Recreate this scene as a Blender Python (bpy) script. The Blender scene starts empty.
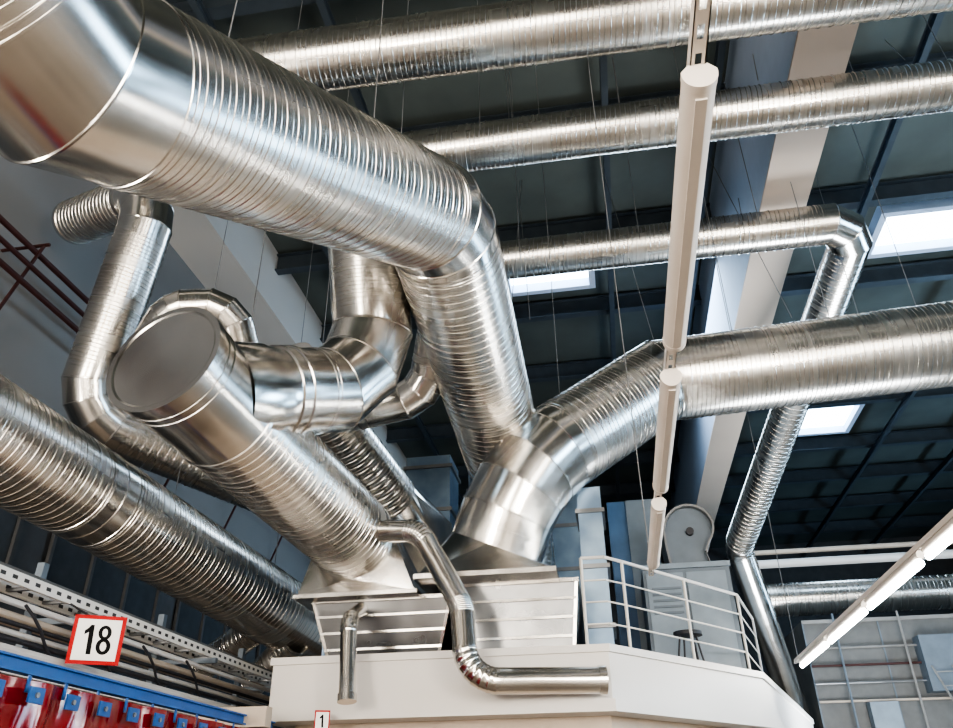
import bpy, math, random
from mathutils import Vector as V, Matrix
random.seed(4)
scn=bpy.context.scene
COL=scn.collection
F=780.0
RX=V((0.986,0.0938,0.139)); RY=V((0.1674,-0.4935,-0.8535)); RZ=V((-0.0115,0.8649,-0.5023))
EYE=1.7
def ray(px,py):
    c=V((px-476.5,364-py,-F))/F
    return V((RX.dot(c),RY.dot(c),RZ.dot(c)))
ORG=V((0,0,EYE))
def P(px,py,d): return ORG+ray(px,py)*d
def PW(px,py,w,D): return P(px,py,D*F/w)
def Pz(px,py,rel):
    r=ray(px,py); return ORG+r*(rel/r.z)
# camera
cam=bpy.data.cameras.new("camera"); co=bpy.data.objects.new("camera",cam); COL.objects.link(co)
cam.sensor_width=36; cam.lens=F/953*36; cam.clip_start=.05; cam.clip_end=300
x=RX.normalized(); y=(RY-x*RY.dot(x)).normalized(); z=x.cross(y)
co.matrix_world=Matrix.Translation(ORG)@Matrix((x,y,z)).to_4x4()
scn.camera=co
# ---------- materials
def newmat(n):
    m=bpy.data.materials.new(n); m.use_nodes=True
    return m,m.node_tree.nodes,m.node_tree.links,m.node_tree.nodes["Principled BSDF"]
def galv(n,c1,c2,r1,r2,sc=(9,2,1),bump=.15,met=1):
    m,N,L,b=newmat(n)
    uv=N.new("ShaderNodeUVMap"); mp=N.new("ShaderNodeMapping"); mp.inputs["Scale"].default_value=sc
    no=N.new("ShaderNodeTexNoise"); no.inputs["Scale"].default_value=1.0; no.inputs["Detail"].default_value=3
    L.new(uv.outputs[0],mp.inputs[0]); L.new(mp.outputs[0],no.inputs["Vector"])
    cr=N.new("ShaderNodeValToRGB"); cr.color_ramp.elements[0].position=.35; cr.color_ramp.elements[1].position=.65
    cr.color_ramp.elements[0].color=(*c1,1); cr.color_ramp.elements[1].color=(*c2,1)
    L.new(no.outputs[0],cr.inputs[0]); L.new(cr.outputs[0],b.inputs["Base Color"])
    mr=N.new("ShaderNodeMapRange"); mr.inputs[1].default_value=.3; mr.inputs[2].default_value=.7; mr.inputs[3].default_value=r1; mr.inputs[4].default_value=r2
    L.new(no.outputs[0],mr.inputs[0]); L.new(mr.outputs[0],b.inputs["Roughness"])
    b.inputs["Metallic"].default_value=met
    if bump>0:
        tc=N.new("ShaderNodeTexCoord"); n2=N.new("ShaderNodeTexNoise"); n2.inputs["Scale"].default_value=1.4; n2.inputs["Detail"].default_value=1
        L.new(tc.outputs["Object"],n2.inputs["Vector"])
        bp=N.new("ShaderNodeBump"); bp.inputs["Strength"].default_value=bump; bp.inputs["Distance"].default_value=.12
        L.new(n2.outputs[0],bp.inputs["Height"]); L.new(bp.outputs[0],b.inputs["Normal"])
    return m
def paint(n,c,r=.5,var=.12,met=0.,scale=3.,emis=None,es=0):
    m,N,L,b=newmat(n)
    tc=N.new("ShaderNodeTexCoord"); no=N.new("ShaderNodeTexNoise"); no.inputs["Scale"].default_value=scale; no.inputs["Detail"].default_value=6
    L.new(tc.outputs["Object"],no.inputs["Vector"])
    cr=N.new("ShaderNodeValToRGB"); cr.color_ramp.elements[0].position=.3; cr.color_ramp.elements[1].position=.7
    cr.color_ramp.elements[0].color=(*[k*(1-var) for k in c],1); cr.color_ramp.elements[1].color=(*[min(1,k*(1+var)) for k in c],1)
    L.new(no.outputs[0],cr.inputs[0]); L.new(cr.outputs[0],b.inputs["Base Color"])
    b.inputs["Roughness"].default_value=r; b.inputs["Metallic"].default_value=met
    if emis:
        b.inputs["Emission Color"].default_value=(*emis,1); b.inputs["Emission Strength"].default_value=es
    return m
M_SP=galv("spiral_galvanized",(.66,.635,.595),(.72,.695,.655),.25,.29,(3,.5,1),0)
M_SM=galv("sheet_galvanized",(.65,.63,.595),(.74,.72,.69),.18,.26,(2,1.5,1),.10)
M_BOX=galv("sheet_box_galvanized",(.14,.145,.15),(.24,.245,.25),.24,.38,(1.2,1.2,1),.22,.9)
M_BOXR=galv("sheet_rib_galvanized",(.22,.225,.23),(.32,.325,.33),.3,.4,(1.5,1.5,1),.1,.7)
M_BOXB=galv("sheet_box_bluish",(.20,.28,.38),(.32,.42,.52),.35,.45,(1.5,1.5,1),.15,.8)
M_CEIL=paint("dark_roof_deck",(.095,.112,.105),.65,.2,0,.5)
M_BEAM=paint("roof_steel_sky_tint",(.055,.070,.085),.45)  # blue cast of the skylights mixed into the beam colour
M_GIRD=paint("skylit_tint_grey",(.50,.59,.73),.7,.03)  # cool skylight on the girder side put into its colour
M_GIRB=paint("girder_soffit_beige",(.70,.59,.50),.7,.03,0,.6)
M_WALL=paint("plaster_light",(.23,.23,.23),.85,.05,0,.4)
M_EDGE=paint("edge_beam_pale",(.60,.58,.55),.8,.03,0,.4)
M_WALLB=paint("plaster_dim",(.085,.072,.06),.85,.08,0,1.2)
M_WALLD=paint("wall_lower_grey",(.09,.092,.095),.7)
M_WHITE=paint("white_paint",(.60,.58,.555),.5,.03,0,.7)
M_RAIL=paint("railing_paint",(.55,.53,.50),.4,.04)
M_FLOOR=paint("concrete_floor",(.28,.235,.19),.4,.35,0,.6)
M_WIRE=paint("steel_wire",(.20,.20,.20),.5,.05,.3)
M_DARK=paint("dark_steel",(.03,.03,.035),.5)
M_REDP=paint("dark_red_pipe",(.055,.018,.016),.6)
M_BLUE=paint("blue_rail_paint",(.02,.11,.34),.4)
M_RED=paint("red_vinyl",(.22,.006,.010),.12,.25)
M_SRED=paint("sign_red",(.42,.004,.004),.7,.03)
M_SWH=paint("sign_white",(.82,.81,.78),.5,.02)
M_SBK=paint("sign_black",(.003,.003,.003),.95,.02)
M_LUM=paint("luminaire_housing",(.66,.61,.56),.35,.03)
M_TUBE=paint("lit_tube",(1,1,1),.4,.0,0,1,(1,.98,.93),45)
M_SKY=paint("skylight_pane",(.9,.95,1),.4,.0,0,1,(.66,.84,1),8)
M_WIN=paint("added_window_glow_warm",(.9,.9,.9),.4,.0,0,1,(1,.92,.81),11)  # emissive panes added behind the camera to light the ducts
M_WINB=paint("added_window_glow_cool",(.9,.9,.9),.4,.0,0,1,(.48,.74,1),10)  # cool emissive panes added out of view on the right
M_WINL=paint("grey_window_glass",(.08,.09,.10),.2,.1)
M_GREY=paint("machine_grey",(.13,.16,.19),.5)
M_FAN=paint("fan_blue_grey",(.19,.235,.275),.4)
M_FAR=paint("machine_dark_grey",(.13,.13,.125),.6)
M_FARL=paint("far_pipe_grey",(.22,.215,.205),.5)
M_BLG=paint("blue_machine_paint",(.07,.15,.27),.45)
M_BEIGE=paint("beige_cladding",(.46,.39,.32),.5,.08)
def perf():
    m,N,L,b=newmat("perforated_white_steel")
    tc=N.new("ShaderNodeTexCoord"); sp=N.new("ShaderNodeSeparateXYZ"); L.new(tc.outputs["Object"],sp.inputs[0])
    def mth(op,a,bv):
        q=N.new("ShaderNodeMath"); q.operation=op
        L.new(a,q.inputs[0])
        if hasattr(bv,"links"): L.new(bv,q.inputs[1])
        else: q.inputs[1].default_value=bv
        return q.outputs[0]
    yy=mth('PINGPONG',sp.outputs[1],.075); a=mth('GREATER_THAN',yy,.042)
    c=mth('GREATER_THAN',sp.outputs[2],.035); d=mth('LESS_THAN',sp.outputs[2],.068)
    e=mth('MULTIPLY',mth('MULTIPLY',a,c),d)
    mx=N.new("ShaderNodeMix"); mx.data_type='RGBA'
    L.new(e,mx.inputs[0]); mx.inputs[6].default_value=(.66,.64,.60,1); mx.inputs[7].default_value=(.03,.03,.03,1)
    L.new(mx.outputs[2],b.inputs["Base Color"]); return m
M_PERF=perf()
# ---------- mesh helpers
class Thing:
    def __init__(s,name,label,cat,loc=None,kind=None,group=None):
        s.loc=V(loc) if loc is not None else V((0,0,0))
        s.o=bpy.data.objects.new(name,None); s.o.empty_display_size=.2
        COL.objects.link(s.o); s.o.location=s.loc
        s.o["label"]=label; s.o["category"]=cat
        if group: s.o["group"]=group
    def add(s,name,md,mat,label=None,sharp=30):
        o=mkobj(name,md,mat,s.loc,sharp); o.parent=s.o
        if label:o["label"]=label
        return o
def mkobj(name,md,mat,loc=V((0,0,0)),sharp=30):
    vs,fs,uvs=md
    me=bpy.data.meshes.new(name); me.from_pydata([tuple(v-loc) for v in vs],[],fs)
    ul=me.uv_layers.new(name="UVMap")
    if uvs:
        i=0
        for f in uvs:
            for q in f:
                ul.data[i].uv=q; i+=1
    else:
        for p in me.polygons:
            n=p.normal; a=max(range(3),key=lambda k:abs(n[k]))
            for li in p.loop_indices:
                c=me.vertices[me.loops[li].vertex_index].co+loc
                ul.data[li].uv=[(c.y,c.z),(c.x,c.z),(c.x,c.y)][a]
    me.materials.append(mat)
    me.polygons.foreach_set("use_smooth",[True]*len(me.polygons))
    me.set_sharp_from_angle(angle=math.radians(sharp))
    me.update()
    o=bpy.data.objects.new(name,me); COL.objects.link(o)
    return o
def single(name,md,mat,label,cat,kind=None,group=None,loc=None):
    if loc is None:
        vs=md[0]; loc=V((sum(v.x for v in vs)/len(vs),sum(v.y for v in vs)/len(vs),min(v.z for v in vs)))
    o=mkobj(name,md,mat,loc); o.location=loc
    o["label"]=label; o["category"]=cat
    if kind:o["kind"]=kind
    if group:o["group"]=group
    return o
def join(*mds):
    vs=[];fs=[];uv=[];ok=all(m[2] for m in mds)
    for m in mds:
        b=len(vs); vs+=m[0]; fs+=[tuple(i+b for i in f) for f in m[1]]
        if ok: uv+=m[2]
    return vs,fs,(uv if ok else None)
def fr(d):
    d=d.normalized(); u=d.cross(V((0,0,1)))
    if u.length<.05: u=d.cross(V((1,0,0)))
    u.normalize(); return d,u,u.cross(d)
def box(x0,x1,y0,y1,z0,z1):
    vs=[V((a,b,c)) for c in(z0,z1) for a,b in((x0,y0),(x1,y0),(x1,y1),(x0,y1))]
    return vs,[(3,2,1,0),(4,5,6,7),(0,1,5,4),(1,2,6,5),(2,3,7,6),(3,0,4,7)],None
def bar(a,b,w,h,up=V((0,0,1))):
    d=(b-a).normalized(); u=d.cross(up)
    if u.length<.05:u=d.cross(V((1,0,0)))
    u.normalize(); v=u.cross(d)
    vs=[p+u*su*w/2+v*sv*h/2 for p in(a,b) for su,sv in((-1,-1),(1,-1),(1,1),(-1,1))]
    return vs,[(0,1,2,3),(7,6,5,4),(4,5,1,0),(5,6,2,1),(6,7,3,2),(7,4,0,3)],None
def revolve(a,d,prof,N=48,capa=False,capb=False):
    d,u,v=fr(d); vs=[];fs=[];uvs=[]
    R=len(prof)
    for s,r in prof:
        for j in range(N):
            t=2*math.pi*j/N
            vs.append(a+d*s+(u*math.cos(t)+v*math.sin(t))*r)
    for i in range(R-1):
        for j in range(N):
            k=(j+1)%N
            fs.append((i*N+j,i*N+k,(i+1)*N+k,(i+1)*N+j))
            s0,s1=prof[i][0],prof[i+1][0]
            uvs.append(((s0,j/N),(s0,(j+1)/N),(s1,(j+1)/N),(s1,j/N)))
    if capa:
        fs.append(tuple(range(N-1,-1,-1))); uvs.append([(math.cos(-2*math.pi*j/N)*.5,math.sin(2*math.pi*j/N)*.5) for j in range(N)])
    if capb:
        fs.append(tuple((R-1)*N+j for j in range(N))); uvs.append([(math.cos(2*math.pi*j/N)*.5,math.sin(2*math.pi*j/N)*.5) for j in range(N)])
    return vs,fs,uvs
def cyl(a,b,r,N=16,cap=True):
    return revolve(a,b-a,[(0,r),((b-a).length,r)],N,cap,cap)
def spiral(a,b,r,pitch=None,ridge=None,N=56):
    d,u,v=fr(b-a); Ln=(b-a).length
    p=pitch or max(.095,min(.125,r*.2)); h=ridge or .0060
    fr_=[(0,0),(.40,0),(.44,h*.4),(.48,0),(.83,0),(.875,h),(.935,h),(.98,0)]
    K=len(fr_)
    rows=[]
    n=-1
    while (n)*p<Ln+p:
        for f,hh in fr_: rows.append(((n+f)*p,hh))
        n+=1
    vs=[];fs=[];uvs=[]
    cs=[(math.cos(2*math.pi*j/N),math.sin(2*math.pi*j/N)) for j in range(N)]
    def S(i,jf): return min(Ln,max(0,rows[i][0]+p*jf))
    R=len(rows)
    for i in range(R):
        for j in range(N):
            s0=rows[i][0]+p*j/N; s=min(Ln,max(0,s0)); rr=r+(rows[i][1] if s==s0 else 0)
            vs.append(a+d*s+(u*cs[j][0]+v*cs[j][1])*rr)
    for i in range(R-1):
        for j in range(N):
            if j<N-1: q=(i*N+j,i*N+j+1,(i+1)*N+j+1,(i+1)*N+j)
            else:
                if i+1+K>=R: continue
                q=(i*N+j,(i+K)*N,(i+K+1)*N,(i+1)*N+j)
            a0,a1,b1,b0=S(i,j/N),S(i,(j+1)/N),S(i+1,(j+1)/N),S(i+1,j/N)
            if abs(b0-a0)<1e-6 and abs(b1-a1)<1e-6: continue
            fs.append(q); uvs.append(((a0,j/N),(a1,(j+1)/N),(b1,(j+1)/N),(b0,j/N)))
    return vs,fs,uvs
def elbow(pA,pN,pB,r,t,n=3,N=56):
    da=(pN-pA).normalized(); db=(pB-pN).normalized()
    ang=da.angle(db)
    if ang<.004: return cyl(pN-da*t,pN+db*t,r,N,False)
    Rr=t/math.tan(ang/2)
    A=pN-da*t
    ax=da.cross(db).normalized(); inward=ax.cross(da).normalized()
    C=A+inward*Rr
    cents=[A]; tans=[da]
    for k in range(1,n+1):
        th=ang*(k-.5)/n
        q=Matrix.Rotation(th,3,ax)
        rv=q@(A-C)
        cents.append(C+rv/math.cos(ang/2/n)); tans.append(q@da)
    cents.append(C+Matrix.Rotation(ang,3,ax)@(A-C)); tans.append(db)
    vs=[];fs=[];uvs=[];R=[]
    b=.009*max(.5,r/.6)
    s=0
    for k,(c,tg) in enumerate(zip(cents,tans)):
        if k: s+=(c-cents[k-1]).length
        v0=tg.cross(ax).normalized()
        mit=1/math.cos(ang/2/n) if 0<k<n+1 else 1
        seq=[(-.014,0),(-.006,b),(.006,b),(.014,0)] if 0<k<n+1 else ([(0,0)])
        for ds,h in seq:
            R.append((c+tg*ds,v0,r+h,s+ds,mit))
    for c,v0,rr,s_,mit in R:
        for j in range(N):
            t_=2*math.pi*j/N
            vs.append(c+ax*math.cos(t_)*rr+v0*math.sin(t_)*rr*mit)
    for i in range(len(R)-1):
        for j in range(N):
            k=(j+1)%N
            fs.append((i*N+k,i*N+j,(i+1)*N+j,(i+1)*N+k))
            s0,s1=R[i][3],R[i+1][3]
            uvs.append(((s0,(j+1)/N),(s0,j/N),(s1,j/N),(s1,(j+1)/N)))
    return vs,fs,uvs
def collar(c,d,r,w=.07):
    h=.009*max(.6,r/.6)
    d=d.normalized()
    return revolve(c-d*w/2,d,[(0,r),(0.004,r+h),(w*.25,r+h),(w*.3,r+h*.4),(w*.7,r+h*.4),(w*.75,r+h),(w-.004,r+h),(w,r)],56)
def duct(label,D,pts,plain=(),ngore=3,bend=.85,name="spiral_duct",cap0=False,cap1=False,group=None,N=56,smooth_all=False,ts=None,gores=None,ridge=None,pitch=None):
    T=Thing(name,label,"duct",pts[0],group=group)
    r=D/2; n=len(pts); tl=[0]*n
    for i in range(1,n-1):
        ang=(pts[i]-pts[i-1]).angle(pts[i+1]-pts[i])
        t=bend*D*math.tan(ang/2)
        lim=min((pts[i]-pts[i-1]).length,(pts[i+1]-pts[i]).length)*.48
        tl[i]=min(max(t,.28*D if ang>.05 else 0),lim)
        if ts and i in ts: tl[i]=ts[i]
    for i in range(n-1):
        d=(pts[i+1]-pts[i]).normalized()
        a=pts[i]+d*tl[i]; b=pts[i+1]-d*tl[i+1]
        if (b-a).length>.05 and (b-a).dot(d)>0:
            if i in plain or smooth_all: T.add("smooth_pipe",cyl(a,b,r,N,False),M_SM)
            else: T.add("spiral_pipe",spiral(a,b,r,N=N,ridge=ridge,pitch=pitch),M_SP,sharp=17)
        if not smooth_all:
            if i>0: T.add("collar",collar(a+d*.02,d,r),M_SM)
            if i<n-2: T.add("collar",collar(b-d*.02,d,r),M_SM)
        if (i==0 and cap0):
            T.add("end_cap",revolve(a-d*.02,d,[(0,r-.03),(0,r+.015),(.08,r+.015),(.08,r)],N,True,False),M_SM)
        if (i==n-2 and cap1):
            T.add("end_cap",revolve(b+d*.02,-d,[(0,r-.03),(0,r+.015),(.08,r+.015),(.08,r)],N,True,False),M_SM)
    for i in range(1,n-1):
        e=elbow(pts[i-1],pts[i],pts[i+1],r,tl[i],(gores or {}).get(i,ngore),N)
        if e: T.add("elbow",e,M_SM,sharp=16 if not smooth_all else 30)
    return T
def sq2round(c,d,r,corners,N=48):
    d,u,v=fr(d); fs=[]
    ring=[]
    for j in range(N):
        t=2*math.pi*j/N; ring.append(c+(u*math.cos(t)+v*math.sin(t))*r)
    cc=sum((k for k in corners),V((0,0,0)))/4
    vs=ring+list(corners)
    idx=[]
    for k in corners:
        dirv=(k-cc); best=max(range(N),key=lambda j:(ring[j]-c).dot(dirv)); idx.append(best)
    for q in range(4):
        a=idx[q]; b=idx[(q+1)%4]
        fw=(b-a)%N; bw=(a-b)%N
        st=1 if fw<=bw else -1; cnt=min(fw,bw); j=a
        half=cnt//2
        fs.append((N+q,N+(q+1)%4,(a+st*half)%N))
        for m in range(cnt):
            k=(j+st)%N
            fs.append((N+q if m<half else N+(q+1)%4,j,k)); j=k
    return vs,fs,None
# ---------- room shell
CR=13.85; ZC=EYE+CR
XL,XR,Y0,Y1=-9.6,20,-10,48
def struct(n,md,mat,label):
    o=single(n,md,mat,label,n.split("_")[0]); o["kind"]="structure"; return o
struct("floor",box(XL,XR,Y0,Y1,-.1,0),M_FLOOR,"smooth concrete factory hall floor")
struct("ceiling",box(XL,XR,Y0,Y1,ZC,ZC+.2),M_CEIL,"dark grey-green roof deck of the hall")
struct("wall_left",join(box(XL-.2,XL,Y0,Y1,EYE+5.2,ZC)),M_WALL,"grey plastered side wall")
struct("wall_left_lower",box(XL-.2,XL,Y0,Y1,0,EYE+5.2),M_WALLD,"darker grey lower side wall")
struct("wall_far",box(XL,XR,Y1,Y1+.2,0,ZC),M_WALLD,"dark grey end wall of the hall")
struct("wall_right",box(XR,XR+.2,Y0,Y1,0,ZC),M_WALLB,"dim side wall with added glowing bands")
struct("wall_rear",box(XL,XR,Y0-.2,Y0,0,ZC),M_WALLB,"dim end wall with tall added glowing panes")
wn=[0]
def window(md,mat,label):
    wn[0]+=1; return struct("window_%d"%wn[0],md,mat,label)
for i in range(4):
    window(box(-8.5+i*7,-5.6+i*7,Y0+.01,Y0+.06,1.5,8),M_WIN,"added tall glowing window pane in unseen end wall")
for i in range(5):
    window(box(XR-.06,XR-.01,-6+i*10,-1+i*10,4,8),M_WINB,"added cool glowing window band in unseen side wall")
for (a,b,c,d) in [(-2.0,.30,17.6,19.0),(8.15,10.5,17.4,19.0),(8.2,10.2,28.8,31.2)]:
    window(box(a,b,c,d,ZC-.06,ZC-.01),M_SKY,"bright square roof skylight")
    struct("trim_%d"%wn[0],join(box(a-.18,a,c-.18,d+.18,ZC-.35,ZC),box(b,b+.18,c-.18,d+.18,ZC-.35,ZC),box(a,b,c-.18,c,ZC-.35,ZC),box(a,b,d,d+.18,ZC-.35,ZC)),M_GIRD,"frame around roof skylight, its cool light in the colour")  # frame colour carries the blue light of the skylight
for i in range(7):
    y=3+i*4.5
    window(join(box(XL+.005,XL+.04,y,y+3.6,EYE+1.6,EYE+4.8)),M_WINL,"dark grey multi-pane window in side wall")
    struct("trim_%d"%(20+i),join(*[box(XL+.04,XL+.1,y+k*1.2-.04,y+k*1.2+.04,EYE+1.6,EYE+4.8) for k in range(4)],*[box(XL+.04,XL+.1,y,y+3.6,EYE+zz-.04,EYE+zz+.04) for zz in(1.6,3.2,4.8)]),M_WALLD,"grey steel glazing bars")
def ibeam(a,b,h,w,t=.03):
    d=(b-a).normalized(); u=d.cross(V((0,0,1))).normalized(); v=u.cross(d)
    pr=[(-w/2,-h/2),(w/2,-h/2),(w/2,-h/2+t),(t/2,-h/2+t),(t/2,h/2-t),(w/2,h/2-t),(w/2,h/2),(-w/2,h/2),(-w/2,h/2-t),(-t/2,h/2-t),(-t/2,-h/2+t),(-w/2,-h/2+t)]
    n=12; vs=[p+u*q+v*s for p in(a,b) for q,s in pr]
    fs=[(i,(i+1)%n,(i+1)%n+n,i+n) for i in range(n)]
    fs+=[(0,11,10,3,2,1),(4,9,8,7,6,5),(3,10,9,4)]
    fs+=[tuple(k+n for k in f[::-1]) for f in fs[-3:]]
    return vs,fs,None
for yb in [1.5,4.5,8.5,12.5,16.4,20.1,24,28,32.3,36,40,44]:
    single("roof_beam",ibeam(V((-8.3,yb,ZC-.36)),V((XR,yb,ZC-.36)),.55,.26),M_BEAM,"dark steel roof beam with skylight blue in its colour","beam",group="steel roof beams")
for xb in [-6.5,-4.2,.9,3.2,7.2,11.5,15]:
    single("roof_purlin",ibeam(V((xb,Y0,ZC-.76)),V((xb,Y1,ZC-.76)),.24,.14,.02),M_BEAM,"thin dark steel purlin under roof beams","purlin",group="steel purlins")
G=Thing("roof_girder","deep concrete roof girder with skylit tint coloured into its side and beige underside","girder",(3.9,Y0,EYE+10))
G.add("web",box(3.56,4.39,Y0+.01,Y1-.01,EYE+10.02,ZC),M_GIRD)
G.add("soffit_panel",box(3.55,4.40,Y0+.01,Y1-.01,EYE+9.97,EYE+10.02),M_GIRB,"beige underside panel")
single("edge_beam",box(XL,-8.3,Y0+.01,Y1-.01,EYE+12.0,ZC),M_EDGE,"long pale concrete edge beam along side wall","beam")
# ---------- ducts
D=1.25
main=[PW(-60,-80,240,D),PW(66,68,207,D),PW(438,219,111,D),PW(509,474,75,D)]
end=main[-1]; main.append(V((end.x+.05,end.y+.35,EYE+2.68)))
duct("large spiral galvanized main duct with gored elbows",D,main,ngore=2,ts={1:.42,2:.42},gores={1:1},N=72)
DR=1.33
right=[PW(1150,318,86,DR),PW(660,381,82,DR),PW(521,472,93,DR),PW(497,547,95,DR)]
duct("large spiral galvanized duct bending down to the air unit",DR,right,ngore=4,ts={1:.3,2:.84},plain=(2,),gores={1:1},N=72,pitch=.14,ridge=.008)
TZ=9.3
duct("long spiral galvanized duct hung under the roof",.85,[Pz(120,88,TZ),Pz(1100,-45,TZ)],N=48,group="roof level ducts",ridge=.010,pitch=.15)
duct("long spiral galvanized duct hung under the roof",.74,[Pz(300,170,TZ),Pz(1100,66,TZ)],N=48,group="roof level ducts",ridge=.010,pitch=.15)
D3=.74
duct("spiral galvanized roof duct turning and dropping to the floor level",D3,[Pz(430,269,TZ),Pz(858,221,TZ),PW(738,548,27,D3),PW(800,725,27,D3)],N=48,plain=(2,),bend=.8,ridge=.010,pitch=.16)
DL=1.12
ll=[PW(-70,402,118,DL),PW(88,494,93,DL),PW(322,638,62,DL)]
LL=duct("large spiral galvanized duct along the side wall with end cap",DL,ll,cap1=True,ts={1:.26},ngore=1,N=64)
for (a,b) in [((262,625),(200,668)),((296,640),(250,685))]:
    LL.add("branch_pipe",spiral(PW(a[0],a[1],68,DL),PW(b[0],b[1],66,DL),.24,N=32),M_SP,sharp=17)
disc=P(164,358,7.25); ce=PW(355,539,82,1.1)
d=(ce-disc).normalized(); RT=.575
T=Thing("tee_duct","capped galvanized tee duct with round blank end and spiral run","duct",disc)
T.add("end_cap",revolve(disc,d,[(0,RT-.05),(-.012,RT-.03),(-.012,RT+.022),(.08,RT+.022),(.08,RT+.008)],72,True),M_SM)
T.add("tee_body",revolve(disc,d,[(.08,RT),(.17,RT),(.175,RT+.010),(.19,RT+.010),(.195,RT),(.26,RT),(.265,RT+.010),(.28,RT+.010),(.285,RT),(1.03,RT),(1.04,RT+.012),(1.08,RT+.012),(1.09,RT)],72),M_SM)
T.add("spiral_pipe",spiral(disc+d*1.06,ce,.555,N=64),M_SP,"long spiral run pipe",sharp=17)
DT=.98
bs=disc+d*.66; nd=P(376,388,9.6)
db=(nd-bs).normalized()
T.add("branch_outlet",revolve(bs,db,[(.2,.56),(.62,.54),(.72,.505),(.84,.50),(.85,.52),(.90,.52),(.91,.505),(.98,.505),(.99,.52),(1.04,.52),(1.05,.49)],64),M_SM,"smooth branch outlet with double collar")
duct("spiral galvanized riser with smooth gored elbow",DT,[bs+db*1.02,nd,P(366,225,9.9)],plain=(0,),ts={1:.98},ngore=3)
DI=.78
duct("spiral galvanized duct loop with smooth elbows",DI,[PW(76,222,44,DI),PW(158,192,50,DI),PW(80,414,54,DI),PW(270,492,48,DI)],cap0=True,bend=.95,N=48,ngore=4,ridge=.008,pitch=.12)
duct("small smooth galvanized gooseneck elbow",.52,[P(140,360,11.2),P(172,308,11.2),P(230,306,11.3),P(246,368,11.4)],bend=.9,N=40,ngore=3)
DK=.86
kp=[P(286,364,11.3),P(392,500,13.0)]
K=duct("spiral galvanized duct behind the tee dropping to hood",DK,kp,cap0=True,N=48,ridge=.008,pitch=.13)
duct("small smooth galvanized elbow duct",.56,[P(438,326,11.0),P(426,396,11.2),P(345,414,11.3)],N=40,bend=1.2,ngore=3)
SPD=.28
duct("slim galvanized pipe bending down along the platform face",SPD,[P(366,531,10.1),P(420,531,9.75),P(462,606,9.05),P(467,681,8.55),P(604,680,8.6)],N=32,bend=1.35,smooth_all=True,ngore=8,cap1=True)
duct("short slim galvanized drain pipe with elbow",.19,[P(366,606,10.6),P(349,620,9.2),P(347,700,8.62)],N=24,bend=1.4,smooth_all=True,ngore=6,cap1=True)
# ---------- platform
PT=EYE+1.69; PB=EYE+1.07
poly=[(-4.1,9.5),(-.06,9.5),(2.0,12.1),(4.0,19),(4.0,22),(-4.1,22)]
def prism(poly,z0,z1):
    n=len(poly); vs=[V((a,b,z0)) for a,b in poly]+[V((a,b,z1)) for a,b in poly]
    return vs,[tuple(range(n-1,-1,-1)),tuple(range(n,2*n))]+[(i,(i+1)%n,(i+1)%n+n,i+n) for i in range(n)],None
PL=Thing("mezzanine_platform","white clad mezzanine platform over enclosed rooms","platform",(0,14,0))
PL.add("platform_deck",prism(poly,PB,PT),M_WHITE)
ins=[(-3.9,9.9),(-.1,9.9),(1.75,12.25),(3.75,19),(3.75,21.8),(-3.9,21.8)]
PL.add("room_wall",prism(ins,0,PB),M_BEIGE,"beige room walls under the deck")
def offp(o): return [(-4.1-o,9.5-o),(-.06+o*.5,9.5-o),(2.0+o,12.1-o*.5),(4.0+o,19),(4.0+o,22+o),(-4.1-o,22+o)]
PL.add("edge_trim",prism(offp(.06),PB-.08,PB+.05),M_WHITE)
PL.add("top_trim",prism(offp(.03),PT-.07,PT+.015),M_WHITE)
UT=EYE+2.48
def unit(x0,x1,y0,y1,zt,taper,label):
    U=Thing("air_unit",label,"air unit",((x0+x1)/2,(y0+y1)/2,PT))
    vs=[V(p) for p in((x0+taper,y0+taper,PT),(x1-taper,y0+taper,PT),(x1-taper,y1,PT),(x0+taper,y1,PT),(x0,y0,zt),(x1,y0,zt),(x1,y1,zt),(x0,y1,zt))]
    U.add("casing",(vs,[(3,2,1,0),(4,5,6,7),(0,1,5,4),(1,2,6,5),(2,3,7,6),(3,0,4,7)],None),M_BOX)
    e=.03
    U.add("rim_flange",box(x0-e,x1+e,y0-e,y1+e,zt-.03,zt+.02),M_SM)
    for k in range(1,4):
        f=k/4; z=PT+(zt-PT)*f; o=taper*(1-f)-.012
        U.add("stiffening_rib",box(x0+o,x1-o,y0+o-.02,y0+o+.03,z-.016,z+.016),M_SM)
    for xa,xb in((x0,x0+taper),(x1,x1-taper)):
        U.add("corner_flange",bar(V((xa,y0-.01,zt)),V((xb,y0+taper-.01,PT)),.04,.03,V((0,1,0))),M_SM)
    return U
U1=unit(-3.85,-2.0,10.0,12.2,UT,.22,"tapered galvanized sheet air unit casing with square to round hood")
U2=unit(-1.95,-.38,9.95,13.6,UT+.10,.10,"ribbed galvanized sheet air unit casing with square to round hood")
U1.add("transition_hood",sq2round(ce,d,.555,[V((-3.98,9.72,UT+.02)),V((-2.42,9.72,UT+.02)),V((-2.42,11.3,UT+.02)),V((-3.98,11.3,UT+.02))]),M_SM)
U1.add("hood_flange",box(-4.02,-2.38,9.68,11.34,UT-.02,UT+.03),M_SM)
re=right[-1]; rd=(re-right[-2]).normalized()
hx=re.x
U2.add("transition_hood",sq2round(re,rd,DR/2,[V((hx-.86,9.50,UT+.14)),V((hx+.84,9.50,UT+.14)),V((hx+.84,11.2,UT+.14)),V((hx-.86,11.2,UT+.14))]),M_SM)
U2.add("hood_flange",box(hx-.90,hx+.88,9.46,11.24,UT+.09,UT+.15),M_SM)
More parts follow.
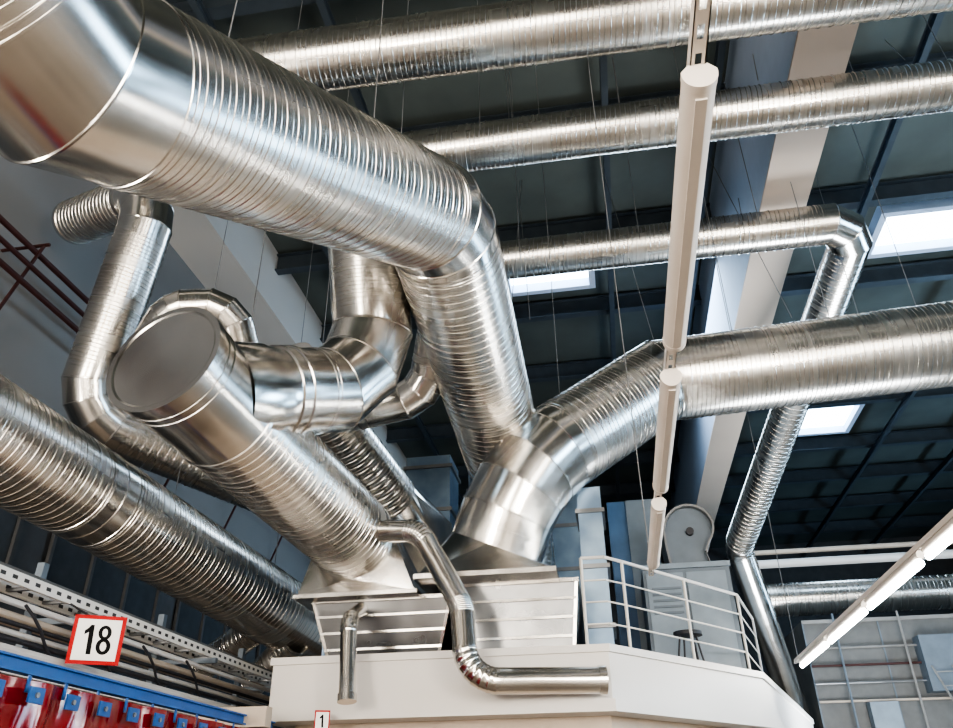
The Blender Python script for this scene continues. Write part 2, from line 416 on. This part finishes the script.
def riser(x0,x1,y0,y1,z1,label,mat=M_BOXB):
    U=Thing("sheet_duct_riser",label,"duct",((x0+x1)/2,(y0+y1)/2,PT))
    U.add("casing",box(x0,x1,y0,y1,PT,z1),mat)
    for k in range(int((z1-PT-.4)/.8)+1):
        zz=PT+.5+k*.8
        U.add("flange",box(x0-.04,x1+.04,y0-.04,y1+.04,zz-.03,zz+.03),M_BOXR)
    return U
R1=riser(-3.35,-2.55,12.6,13.4,EYE+5.6,"tall bluish rectangular sheet metal riser beside air unit")
riser(-2.45,-1.65,13.9,14.6,EYE+6.6,"bluish rectangular sheet metal riser")
riser(-4.05,-3.9,11.0,12.4,EYE+3.9,"slim bluish rectangular sheet metal panel duct")
riser(-.32,.02,10.9,11.7,EYE+4.15,"slim bluish rectangular sheet metal riser with flanges")
riser(-1.5,-.38,13.9,14.5,EYE+5.8,"wide bluish rectangular sheet metal riser with flanges")
kd=(kp[1]-kp[0]).normalized()
R1.add("transition_hood",sq2round(kp[1],kd,.43,[V((-3.40,12.55,EYE+4.3)),V((-2.5,12.55,EYE+4.3)),V((-2.5,12.55,EYE+3.3)),V((-3.40,12.55,EYE+3.3))]),M_SM)
FN=Thing("blower_machine","blue-grey blower machine with curved scroll fan housing","machine",(1.1,12.9,PT))
FN.add("cabinet",box(.55,1.85,12.3,13.6,PT,EYE+3.3),M_GREY)
FN.add("door_panel",box(.60,1.15,12.27,12.3,PT+.1,EYE+3.2),M_FAN); FN.add("door_panel",box(1.2,1.78,12.27,12.3,PT+.1,EYE+3.2),M_FAN)
FN.add("panel_trim",box(.53,1.87,12.25,12.3,EYE+3.26,EYE+3.34),M_FAN)
for k in range(5): FN.add("louver",box(.66,1.09,12.24,12.28,PT+.9+.09*k,PT+.93+.09*k),M_GREY)
sn=[(.98,EYE+3.3),(.95,EYE+3.62),(.94,EYE+3.9)]
for k in range(29):
    t=math.pi*.93-k/28*math.pi*1.15; r=(.34+.08*(1-k/28))
    sn.append((1.38+r*math.cos(t),EYE+3.90+r*math.sin(t)))
sn+=[(1.56,EYE+3.5),(1.60,EYE+3.3)]
n=len(sn); vs=[V((a,12.42,b)) for a,b in sn]+[V((a,13.05,b)) for a,b in sn]
FN.add("side_plate",(vs,[tuple(range(n)),tuple(range(2*n-1,n-1,-1))]+[((i+1)%n,i,i+n,(i+1)%n+n) for i in range(n)],None),M_GREY)
c0=V((1.36,0,EYE+3.86)); inn=[(c0.x+(a-c0.x)*.92,c0.z+(b-c0.z)*.92) for a,b in sn]
vs=[V((a,12.30,b)) for a,b in sn]+[V((a,13.08,b)) for a,b in sn]+[V((a,12.30,b)) for a,b in inn]+[V((a,12.43,b)) for a,b in inn]
fs=[]
for i in range(n-1):
    fs+=[(i+1,i,i+n,i+1+n),(i,i+1,i+1+2*n,i+2*n),(i+2*n,i+1+2*n,i+1+3*n,i+3*n)]
FN.add("scroll_wrap",(vs,fs,None),M_BOXR,"curved galvanized scroll sheet")
FN.add("shaft_hub",cyl(V((1.36,12.34,EYE+3.86)),V((1.36,12.43,EYE+3.86)),.06,20),M_DARK)
BM=Thing("blue_filter_cabinet","blue and grey filter cabinet with ribbed side","machine",(.5,13.9,PT))
BM.add("cabinet",box(.12,.95,13.7,14.6,PT,EYE+4.9),M_BLG)
BM.add("panel",box(.45,.95,13.66,13.7,PT+.6,EYE+4.9),M_FAN)
RL=Thing("guard_railing","pale tubular guard railing on platform edge","railing",(1,11,PT))
rp=[(-.3,9.7),(-.02,9.7),(.2,9.95),(1.85,12.05),(2.3,13.8)]
rv=[V((a,b,0)) for a,b in rp]
for zz,rr,nm in((1.08,.021,"top_rail"),(.80,.011,"mid_rail"),(.54,.011,"mid_rail"),(.28,.011,"mid_rail")):
    RL.add(nm,join(*[cyl(rv[i]+V((0,0,PT+zz)),rv[i+1]+V((0,0,PT+zz)),rr,12) for i in range(4)]),M_RAIL)
for p in [rv[0],rv[2],rv[2].lerp(rv[3],.5),rv[3],rv[4]]: RL.add("post",cyl(p+V((0,0,PT)),p+V((0,0,PT+1.08)),.02,12),M_RAIL)
ST=Thing("stool","dark stool standing on platform behind railing","stool",(1.05,11.7,PT))
b0=V((1.05,11.75,PT))
ST.add("seat",revolve(b0+V((0,0,.48)),V((0,0,1)),[(0,.17),(.0,.2),(.05,.2),(.06,.17)],24,True,True),M_DARK)
for a in range(4):
    t=a*math.pi/2+.4; q=V((math.cos(t),math.sin(t),0))
    ST.add("leg",cyl(b0+q*.22,b0+q*.12+V((0,0,.5)),.015,8),M_DARK)
# ---------- luminaires
def luminaire(X,ya,yb,z,lit,label,group):
    T=Thing("strip_luminaire",label,"light fixture",(X,(ya+yb)/2,z),group=group)
    w_=.6 if lit else 1
    prof=[(-.052,.01)]+[(-.052*math.cos(t*math.pi/12),-.055*math.sin(t*math.pi/12)-.005) for t in range(13)]+[(.052,.01),(.028,.037),(-.028,.037)]
    prof=[(a*w_,b*(w_ if b<0 else 1)) for a,b in prof]
    n=len(prof)
    vs=[V((X+a,yy,z+b)) for yy in(ya,yb) for a,b in prof]
    T.add("housing",(vs,[tuple(range(n)),tuple(range(2*n-1,n-1,-1))]+[(i,i+n,(i+1)%n+n,(i+1)%n) for i in range(n)],None),M_LUM)
    for yy in(ya-.008,yb-.02):
        vs=[V((X+a*1.04,yy+dy,z+b*1.04)) for dy in(0,.028) for a,b in prof]
        T.add("end_cap",(vs,[tuple(range(n)),tuple(range(2*n-1,n-1,-1))]+[(i,i+n,(i+1)%n+n,(i+1)%n) for i in range(n)],None),M_LUM)
    if lit: T.add("tube",cyl(V((X,ya+.03,z-.066)),V((X,yb-.03,z-.066)),.03,14),M_TUBE)
    else: T.add("diffuser",box(X-.018,X+.018,ya+.04,yb-.04,z-.066,z-.055),M_LUM)
    return T
HL=1.94
ZL=EYE+HL
for k in range(3):
    luminaire(.42,1.70+1.9*k,3.25+1.9*k,ZL,False,"unlit beige strip luminaire hanging from perforated channel","unlit strip luminaires")
for k in range(4):
    luminaire(2.72,5.4+1.9*k,7.15+1.9*k,ZL,True,"added unseen lit strip luminaire behind the camera","lit strip luminaires")
for xx in(-7,-3.2,.42,4.5,8.5):  # unseen lit rows added behind the camera to light duct undersides
    for k in range(3):
        luminaire(xx,-6.5+2.6*k,-4.7+2.6*k,ZL,True,"added unseen lit strip luminaire behind the camera","lit strip luminaires")
def channel(X,ya,yb,z,label):
    T=Thing("mounting_channel",label,"channel",(X,(ya+yb)/2,z))
    T.add("flank",box(X-.024,X-.020,ya,yb,z,z+.05),M_LUM); T.add("flank",box(X+.020,X+.024,ya,yb,z,z+.05),M_LUM)
    vs=[];fs=[]
    ys=[]; yy=ya
    while yy<yb: ys+=[yy,yy+.05]; yy+=.1
    for q in ys: vs+=[V((X+a,q,z)) for a in(-.024,-.010,.010,.024)]
    for i in range(len(ys)-1):
        o=i*4; fs.append((o,o+4,o+5,o+1)); fs.append((o+2,o+6,o+7,o+3))
        if i%2==0: fs.append((o+1,o+5,o+6,o+2))
    T.add("slotted_base",(vs,fs,None),M_LUM)
channel(.42,-7,7.6,ZL+.035,"slotted steel mounting channel above unlit luminaires")
channel(2.72,-7,13.2,ZL+.035,"slotted steel mounting channel above lit luminaires")
# ---------- hanging wires
def wire(a,b,r=.0065):
    single("suspension_wire",cyl(a,b,r,6),M_WIRE,"thin steel suspension wire to the roof","wire",group="suspension wires")
CRr=CR-.02
for (x0,y0,x1,y1,dd) in [(600,160,655,345,12),(700,140,792,318,12.5),(812,165,860,320,12.5),(505,70,510,130,13),(508,70,513,130,13),(518,180,530,320,13),(522,180,512,300,13),(735,180,745,235,13),(885,40,905,60,12),(750,40,758,80,12),(920,10,953,70,13)]:
    wire(Pz(x0,y0,CRr),P(x1,y1,dd))
for (px,py,dd) in [(520,260,14),(640,240,14),(760,225,14),(480,130,12),(620,110,12),(860,90,12),(640,20,10.5),(930,345,12.4),(740,370,12.4),(840,355,12.4),(250,330,9.5),(320,370,11.5),(395,260,10),(560,400,12.5)]:
    b=P(px,py,dd); wire(b,V((b.x,b.y,ZC)))
for xx,yy in((.42,-3),(.42,7.5),(2.72,1.2),(2.72,13)): wire(V((xx,yy,ZL+.04)),V((xx,yy,ZC)))
for t in(.25,.7):
    b=main[1].lerp(main[2],t); wire(b,V((b.x,b.y,ZC)))
    b=ll[1].lerp(ll[2],t); wire(b,V((b.x,b.y,ZC)))
for k,(zz,rr) in enumerate([(8.25,.05),(7.95,.045),(7.6,.05)]):
    single("wall_pipe",cyl(V((-8.9,0,EYE+zz)),V((-8.9,30,EYE+zz)),rr,12),M_REDP,"dark red service pipe along the wall","pipe",group="dark red wall pipes")
for yy in range(3,28,3):
    single("pipe_bracket",join(bar(V((XL,yy,EYE+6.2)),V((-8.8,yy,EYE+8.4)),.04,.04),bar(V((XL,yy,EYE+8.4)),V((-8.7,yy,EYE+8.4)),.04,.04)),M_REDP,"dark red steel pipe bracket on the wall","bracket",group="pipe brackets")
# ---------- lower left cable trays etc
CT=Thing("cable_tray","white perforated cable tray with steel rungs","cable tray",(-5,9,EYE+1.77))
CT.add("side_rail",box(-5.02,-4.98,3.5,16,EYE+1.77,EYE+1.87),M_PERF); CT.add("side_rail",box(-5.3,-5.27,3.5,16,EYE+1.77,EYE+1.87),M_PERF)
for k in range(24): CT.add("rung",box(-5.27,-5.02,3.7+.5*k,3.74+.5*k,EYE+1.78,EYE+1.81),M_BOX)
for zz,xx,rr,mt,lb in[(1.66,-5.1,.03,M_WHITE,"white service pipe under cable tray"),(1.58,-5.2,.035,M_BEIGE,"beige service pipe under cable tray"),(1.48,-5.05,.02,M_DARK,"dark cable run under tray"),(1.42,-5.1,.025,M_RAIL,"pale service pipe under cable tray"),(1.34,-5.0,.022,M_DARK,"dark cable run under tray"),(1.24,-4.95,.045,M_WHITE,"white service pipe under cable tray"),(1.14,-4.93,.018,M_REDP,"thin dark red pipe under tray"),(1.08,-4.9,.025,M_BLUE,"thin blue service pipe under cable tray"),(2.05,-5.5,.04,M_FAR,"dark grey service pipe above cable tray"),(1.75,-5.9,.06,M_BEIGE,"beige service pipe behind cable tray")]:
    single("service_pipe",cyl(V((xx,3.5,EYE+zz)),V((xx,15.5,EYE+zz)),rr,12),mt,lb,"pipe")
for k in range(6):
    ya=4.2+k*.95; n=14
    pts=[V((-4.95+.03*math.sin(i),ya+i*.11,EYE+1.62-.20*math.sin(math.pi*i/n)-.035*i)) for i in range(n+1)]
    single("cable_loop",join(*[cyl(pts[i],pts[i+1],.014,8) for i in range(n)]),M_DARK,"drooping black cable under the tray","cable",group="drooping cables")
for k in range(5):
    yy=4.7+k*2.4
    H=Thing("tray_support","dark steel support frame holding tray and pipes","support",(-5.2,yy,0))
    H.add("post",box(-5.72,-5.64,yy-.04,yy+.04,0,EYE+2.3),M_GREY)
    for z0 in(1.68,.98): H.add("arm",box(-5.68,-4.85,yy-.03,yy+.03,EYE+z0,EYE+z0+.06),M_GREY)
single("support_beam",ibeam(V((-4.5,4.2,EYE+1.02)),V((-4.5,9.3,EYE+1.02)),.12,.10,.02),M_WHITE,"white steel support beam above curtain rail","beam")
single("support_beam",bar(V((-5.6,8.6,EYE+.95)),V((-3.7,8.6,EYE+.95)),.16,.2),M_BEIGE,"beige cross beam end near platform","beam")
CRL=Thing("curtain_rail","blue steel welding curtain rail with hanger plates","rail",(-3.95,6.5,EYE+.9))
CRL.add("rail",ibeam(V((-3.95,3.0,EYE+.92)),V((-3.95,9.3,EYE+.92)),.10,.08,.015),M_BLUE)
for k in range(15):
    yy=3.4+k*.4
    CRL.add("hanger_strap",box(-3.935,-3.925,yy+.055,yy+.085,EYE+.76,EYE+.88),M_BLUE)
    CRL.add("hanger_plate",box(-3.86,-3.845,yy,yy+.15,EYE+.69,EYE+.79),M_BLUE)
    CRL.add("bolt",cyl(V((-3.85,yy+.07,EYE+.74)),V((-3.83,yy+.07,EYE+.74)),.018,8),M_BOXR)
vs=[];fs=[];n=320;rows_=12
for k in range(n+1):
    yy=3.0+5.6*k/n
    for j in range(rows_+1):
        q=j/rows_; xx=-3.93+(.015+.05*q)*math.sin(k*.16+1.2*math.sin(k*.05+q))+.008*math.sin(k*.4+j*.8)
        vs.append(V((xx,yy+.02*math.sin(j*.9+k*.1),EYE+.84-(EYE+.64)*q)))
for k in range(n):
    for j in range(rows_):
        a=k*(rows_+1)+j; fs.append((a,a+1,a+rows_+2,a+rows_+1))
single("welding_curtain",(vs,fs,None),M_RED,"glossy dark red vinyl welding curtain hanging from blue rail","curtain")
# signs
def sign(label,c,w,h,nrm,text):
    n=nrm.normalized(); up=V((0,0,1)); r=up.cross(n).normalized(); up=n.cross(r)
    T=Thing("number_sign",label,"sign",c)
    def q(w,h,off,t=.008):
        return [c+r*sx*w/2+up*sy*h/2+n*o for o in(off,off+t) for sx,sy in((-1,-1),(1,-1),(1,1),(-1,1))],[(3,2,1,0),(4,5,6,7),(0,1,5,4),(1,2,6,5),(2,3,7,6),(3,0,4,7)],None
    T.add("border",q(w,h,0),M_SRED); T.add("board",q(w*.84,h*.84,.009),M_SWH)
    H=h*.60
    def pt(a,b): return c+r*(a-b*.05)+up*b+n*.019
    def one(cx):
        g=[(.0,-.5),(.16,-.5),(.16,.5),(.05,.5),(-.02,.40),(-.14,.30),(-.14,.16),(.0,.25)]
        vs=[pt(cx+a*H,b*H) for a,b in g]
        return vs,[(0,1,2,3,4,7),(4,5,6,7)],None
    def ann(cx,cy,rx,ry,tx,ty):
        vs=[];fs=[];N=40
        for j in range(N):
            t=2*math.pi*j/N
            vs.append(pt(cx+rx*math.cos(t),cy+ry*math.sin(t))); vs.append(pt(cx+(rx-tx)*math.cos(t),cy+(ry-ty)*math.sin(t)))
        for j in range(N):
            a=2*j;b=2*((j+1)%N); fs.append((a,b,b+1,a+1))
        return vs,fs,None
    if text=="18":
        T.add("digit",one(-.30*H),M_SBK)
        T.add("digit",join(ann(.24*H,.25*H,.22*H,.25*H,.13*H,.11*H),ann(.24*H,-.22*H,.245*H,.28*H,.14*H,.12*H)),M_SBK)
    else: T.add("digit",one(-.05*H),M_SBK)
    return T
S1=sign("white square sign with red border and black number 18",P(97,640,7.1),.44,.42,V((.50,-.86,-.1)),"18")
sc=P(97,640,7.1); S1.add("hanger_rod",cyl(sc+V((0,0.02,.15)),V((-5.0,sc.y,EYE+1.78)),.01,8),M_DARK)
S2=sign("small white sign with red border and black number",P(322,721,8.75),.17,.22,V((.35,-.9,-.1)),"1")
# ---------- far right background
duct("spiral galvanized duct along far machinery",1.0,[V((4.5,26,EYE+5.75)),V((19,26,EYE+5.75))],N=36,ridge=.014,pitch=.22)
single("service_pipe",cyl(V((4.3,25.5,EYE+6.75)),V((19.5,25.5,EYE+6.75)),.13,20),M_WHITE,"pale insulated pipe above far duct","pipe")
single("service_pipe",cyl(V((4.3,25.8,EYE+7.2)),V((19.5,25.8,EYE+7.2)),.08,16),M_BEIGE,"thin beige pipe above far duct","pipe")
for i,(x0,x1,h) in enumerate([(5.3,11.2,4.7),(11.25,17,4.5)]):
    E=Thing("machine_enclosure","grey panelled machine enclosure at the hall end","machine",((x0+x1)/2,25,0))
    E.add("casing",box(x0,x1,24,27,0,EYE+h),M_FAR)
    k=x0
    while k<x1: E.add("panel_post",box(k,k+.04,23.97,24,0,EYE+h),M_GREY); k+=2.0
    E.add("top_trim",box(x0,x1,23.95,24,EYE+h-.1,EYE+h),M_FARL)
    for q in range(4): E.add("pipe_run",cyl(V((x0,23.8,EYE+3.9-.45*q)),V((x1,23.8,EYE+3.9-.45*q)),.03,10),[M_FARL,M_REDP,M_BOXR,M_BEIGE][q])
    for q in range(3): E.add("drop_pipe",cyl(V((x0+.8+q*1.7,23.7,0)),V((x0+.8+q*1.7,23.7,EYE+h+.1)),.03,8),[M_GREY,M_FARL,M_DARK][q])
    E.add("control_box",box(x0+1.2,x0+1.9,23.6,23.95,EYE+1.6,EYE+2.5),[M_FAN,M_BEIGE][i])
    E.add("hood_panel",box(x0+2.8,x0+4.3,23.5,24,EYE+2.7,EYE+4.1),M_GREY)
x0=8.2
LD=Thing("inclined_ladder","grey-beige inclined steel ladder against machinery","ladder",(x0,22,0))
for a in(0,.5): LD.add("stringer",bar(V((x0+a+1.1,22,0)),V((x0+a,23.4,EYE+3.3)),.04,.04),M_FARL)
for k in range(14):
    f=k/14+.04; p=V((x0+1.1,22,0)).lerp(V((x0,23.4,EYE+3.3)),f); LD.add("rung",bar(p,p+V((.5,0,0)),.025,.025),M_FARL)
w=bpy.data.worlds.new("world"); scn.world=w; w.use_nodes=True
w.node_tree.nodes["Background"].inputs[0].default_value=(.7,.8,1,1); w.node_tree.nodes["Background"].inputs[1].default_value=.5
def area(loc,tgt,size,en,col,nm="added_fill_light"):  # added fill lights without any fixture in the hall
    l=bpy.data.lights.new(nm,"AREA"); l.energy=en; l.size=size; l.color=col
    o=bpy.data.objects.new(nm,l); COL.objects.link(o); o.location=loc
    o.rotation_euler=(V(tgt)-V(loc)).to_track_quat('-Z','Y').to_euler()
area((-4,-6,3),(-1,8,6),1.2,420,(1,.88,.74))
area((7,-3,3),(2,10,7),1.2,380,(1,.92,.82))
area((-8.6,1,2.5),(-5.5,10,5),1.0,220,(1,.90,.80))  # added fill aimed at the side wall duct
area((3,20,ZC-1.5),(3,20,0),6,900,(.66,.83,1))
area((6,16,1.5),(5,22,ZC),4,700,(.9,.95,1))  # added uplight to brighten the roof deck
scn.view_settings.view_transform='AgX'
scn.view_settings.look='AgX - High Contrast'
scn.view_settings.exposure=0.32
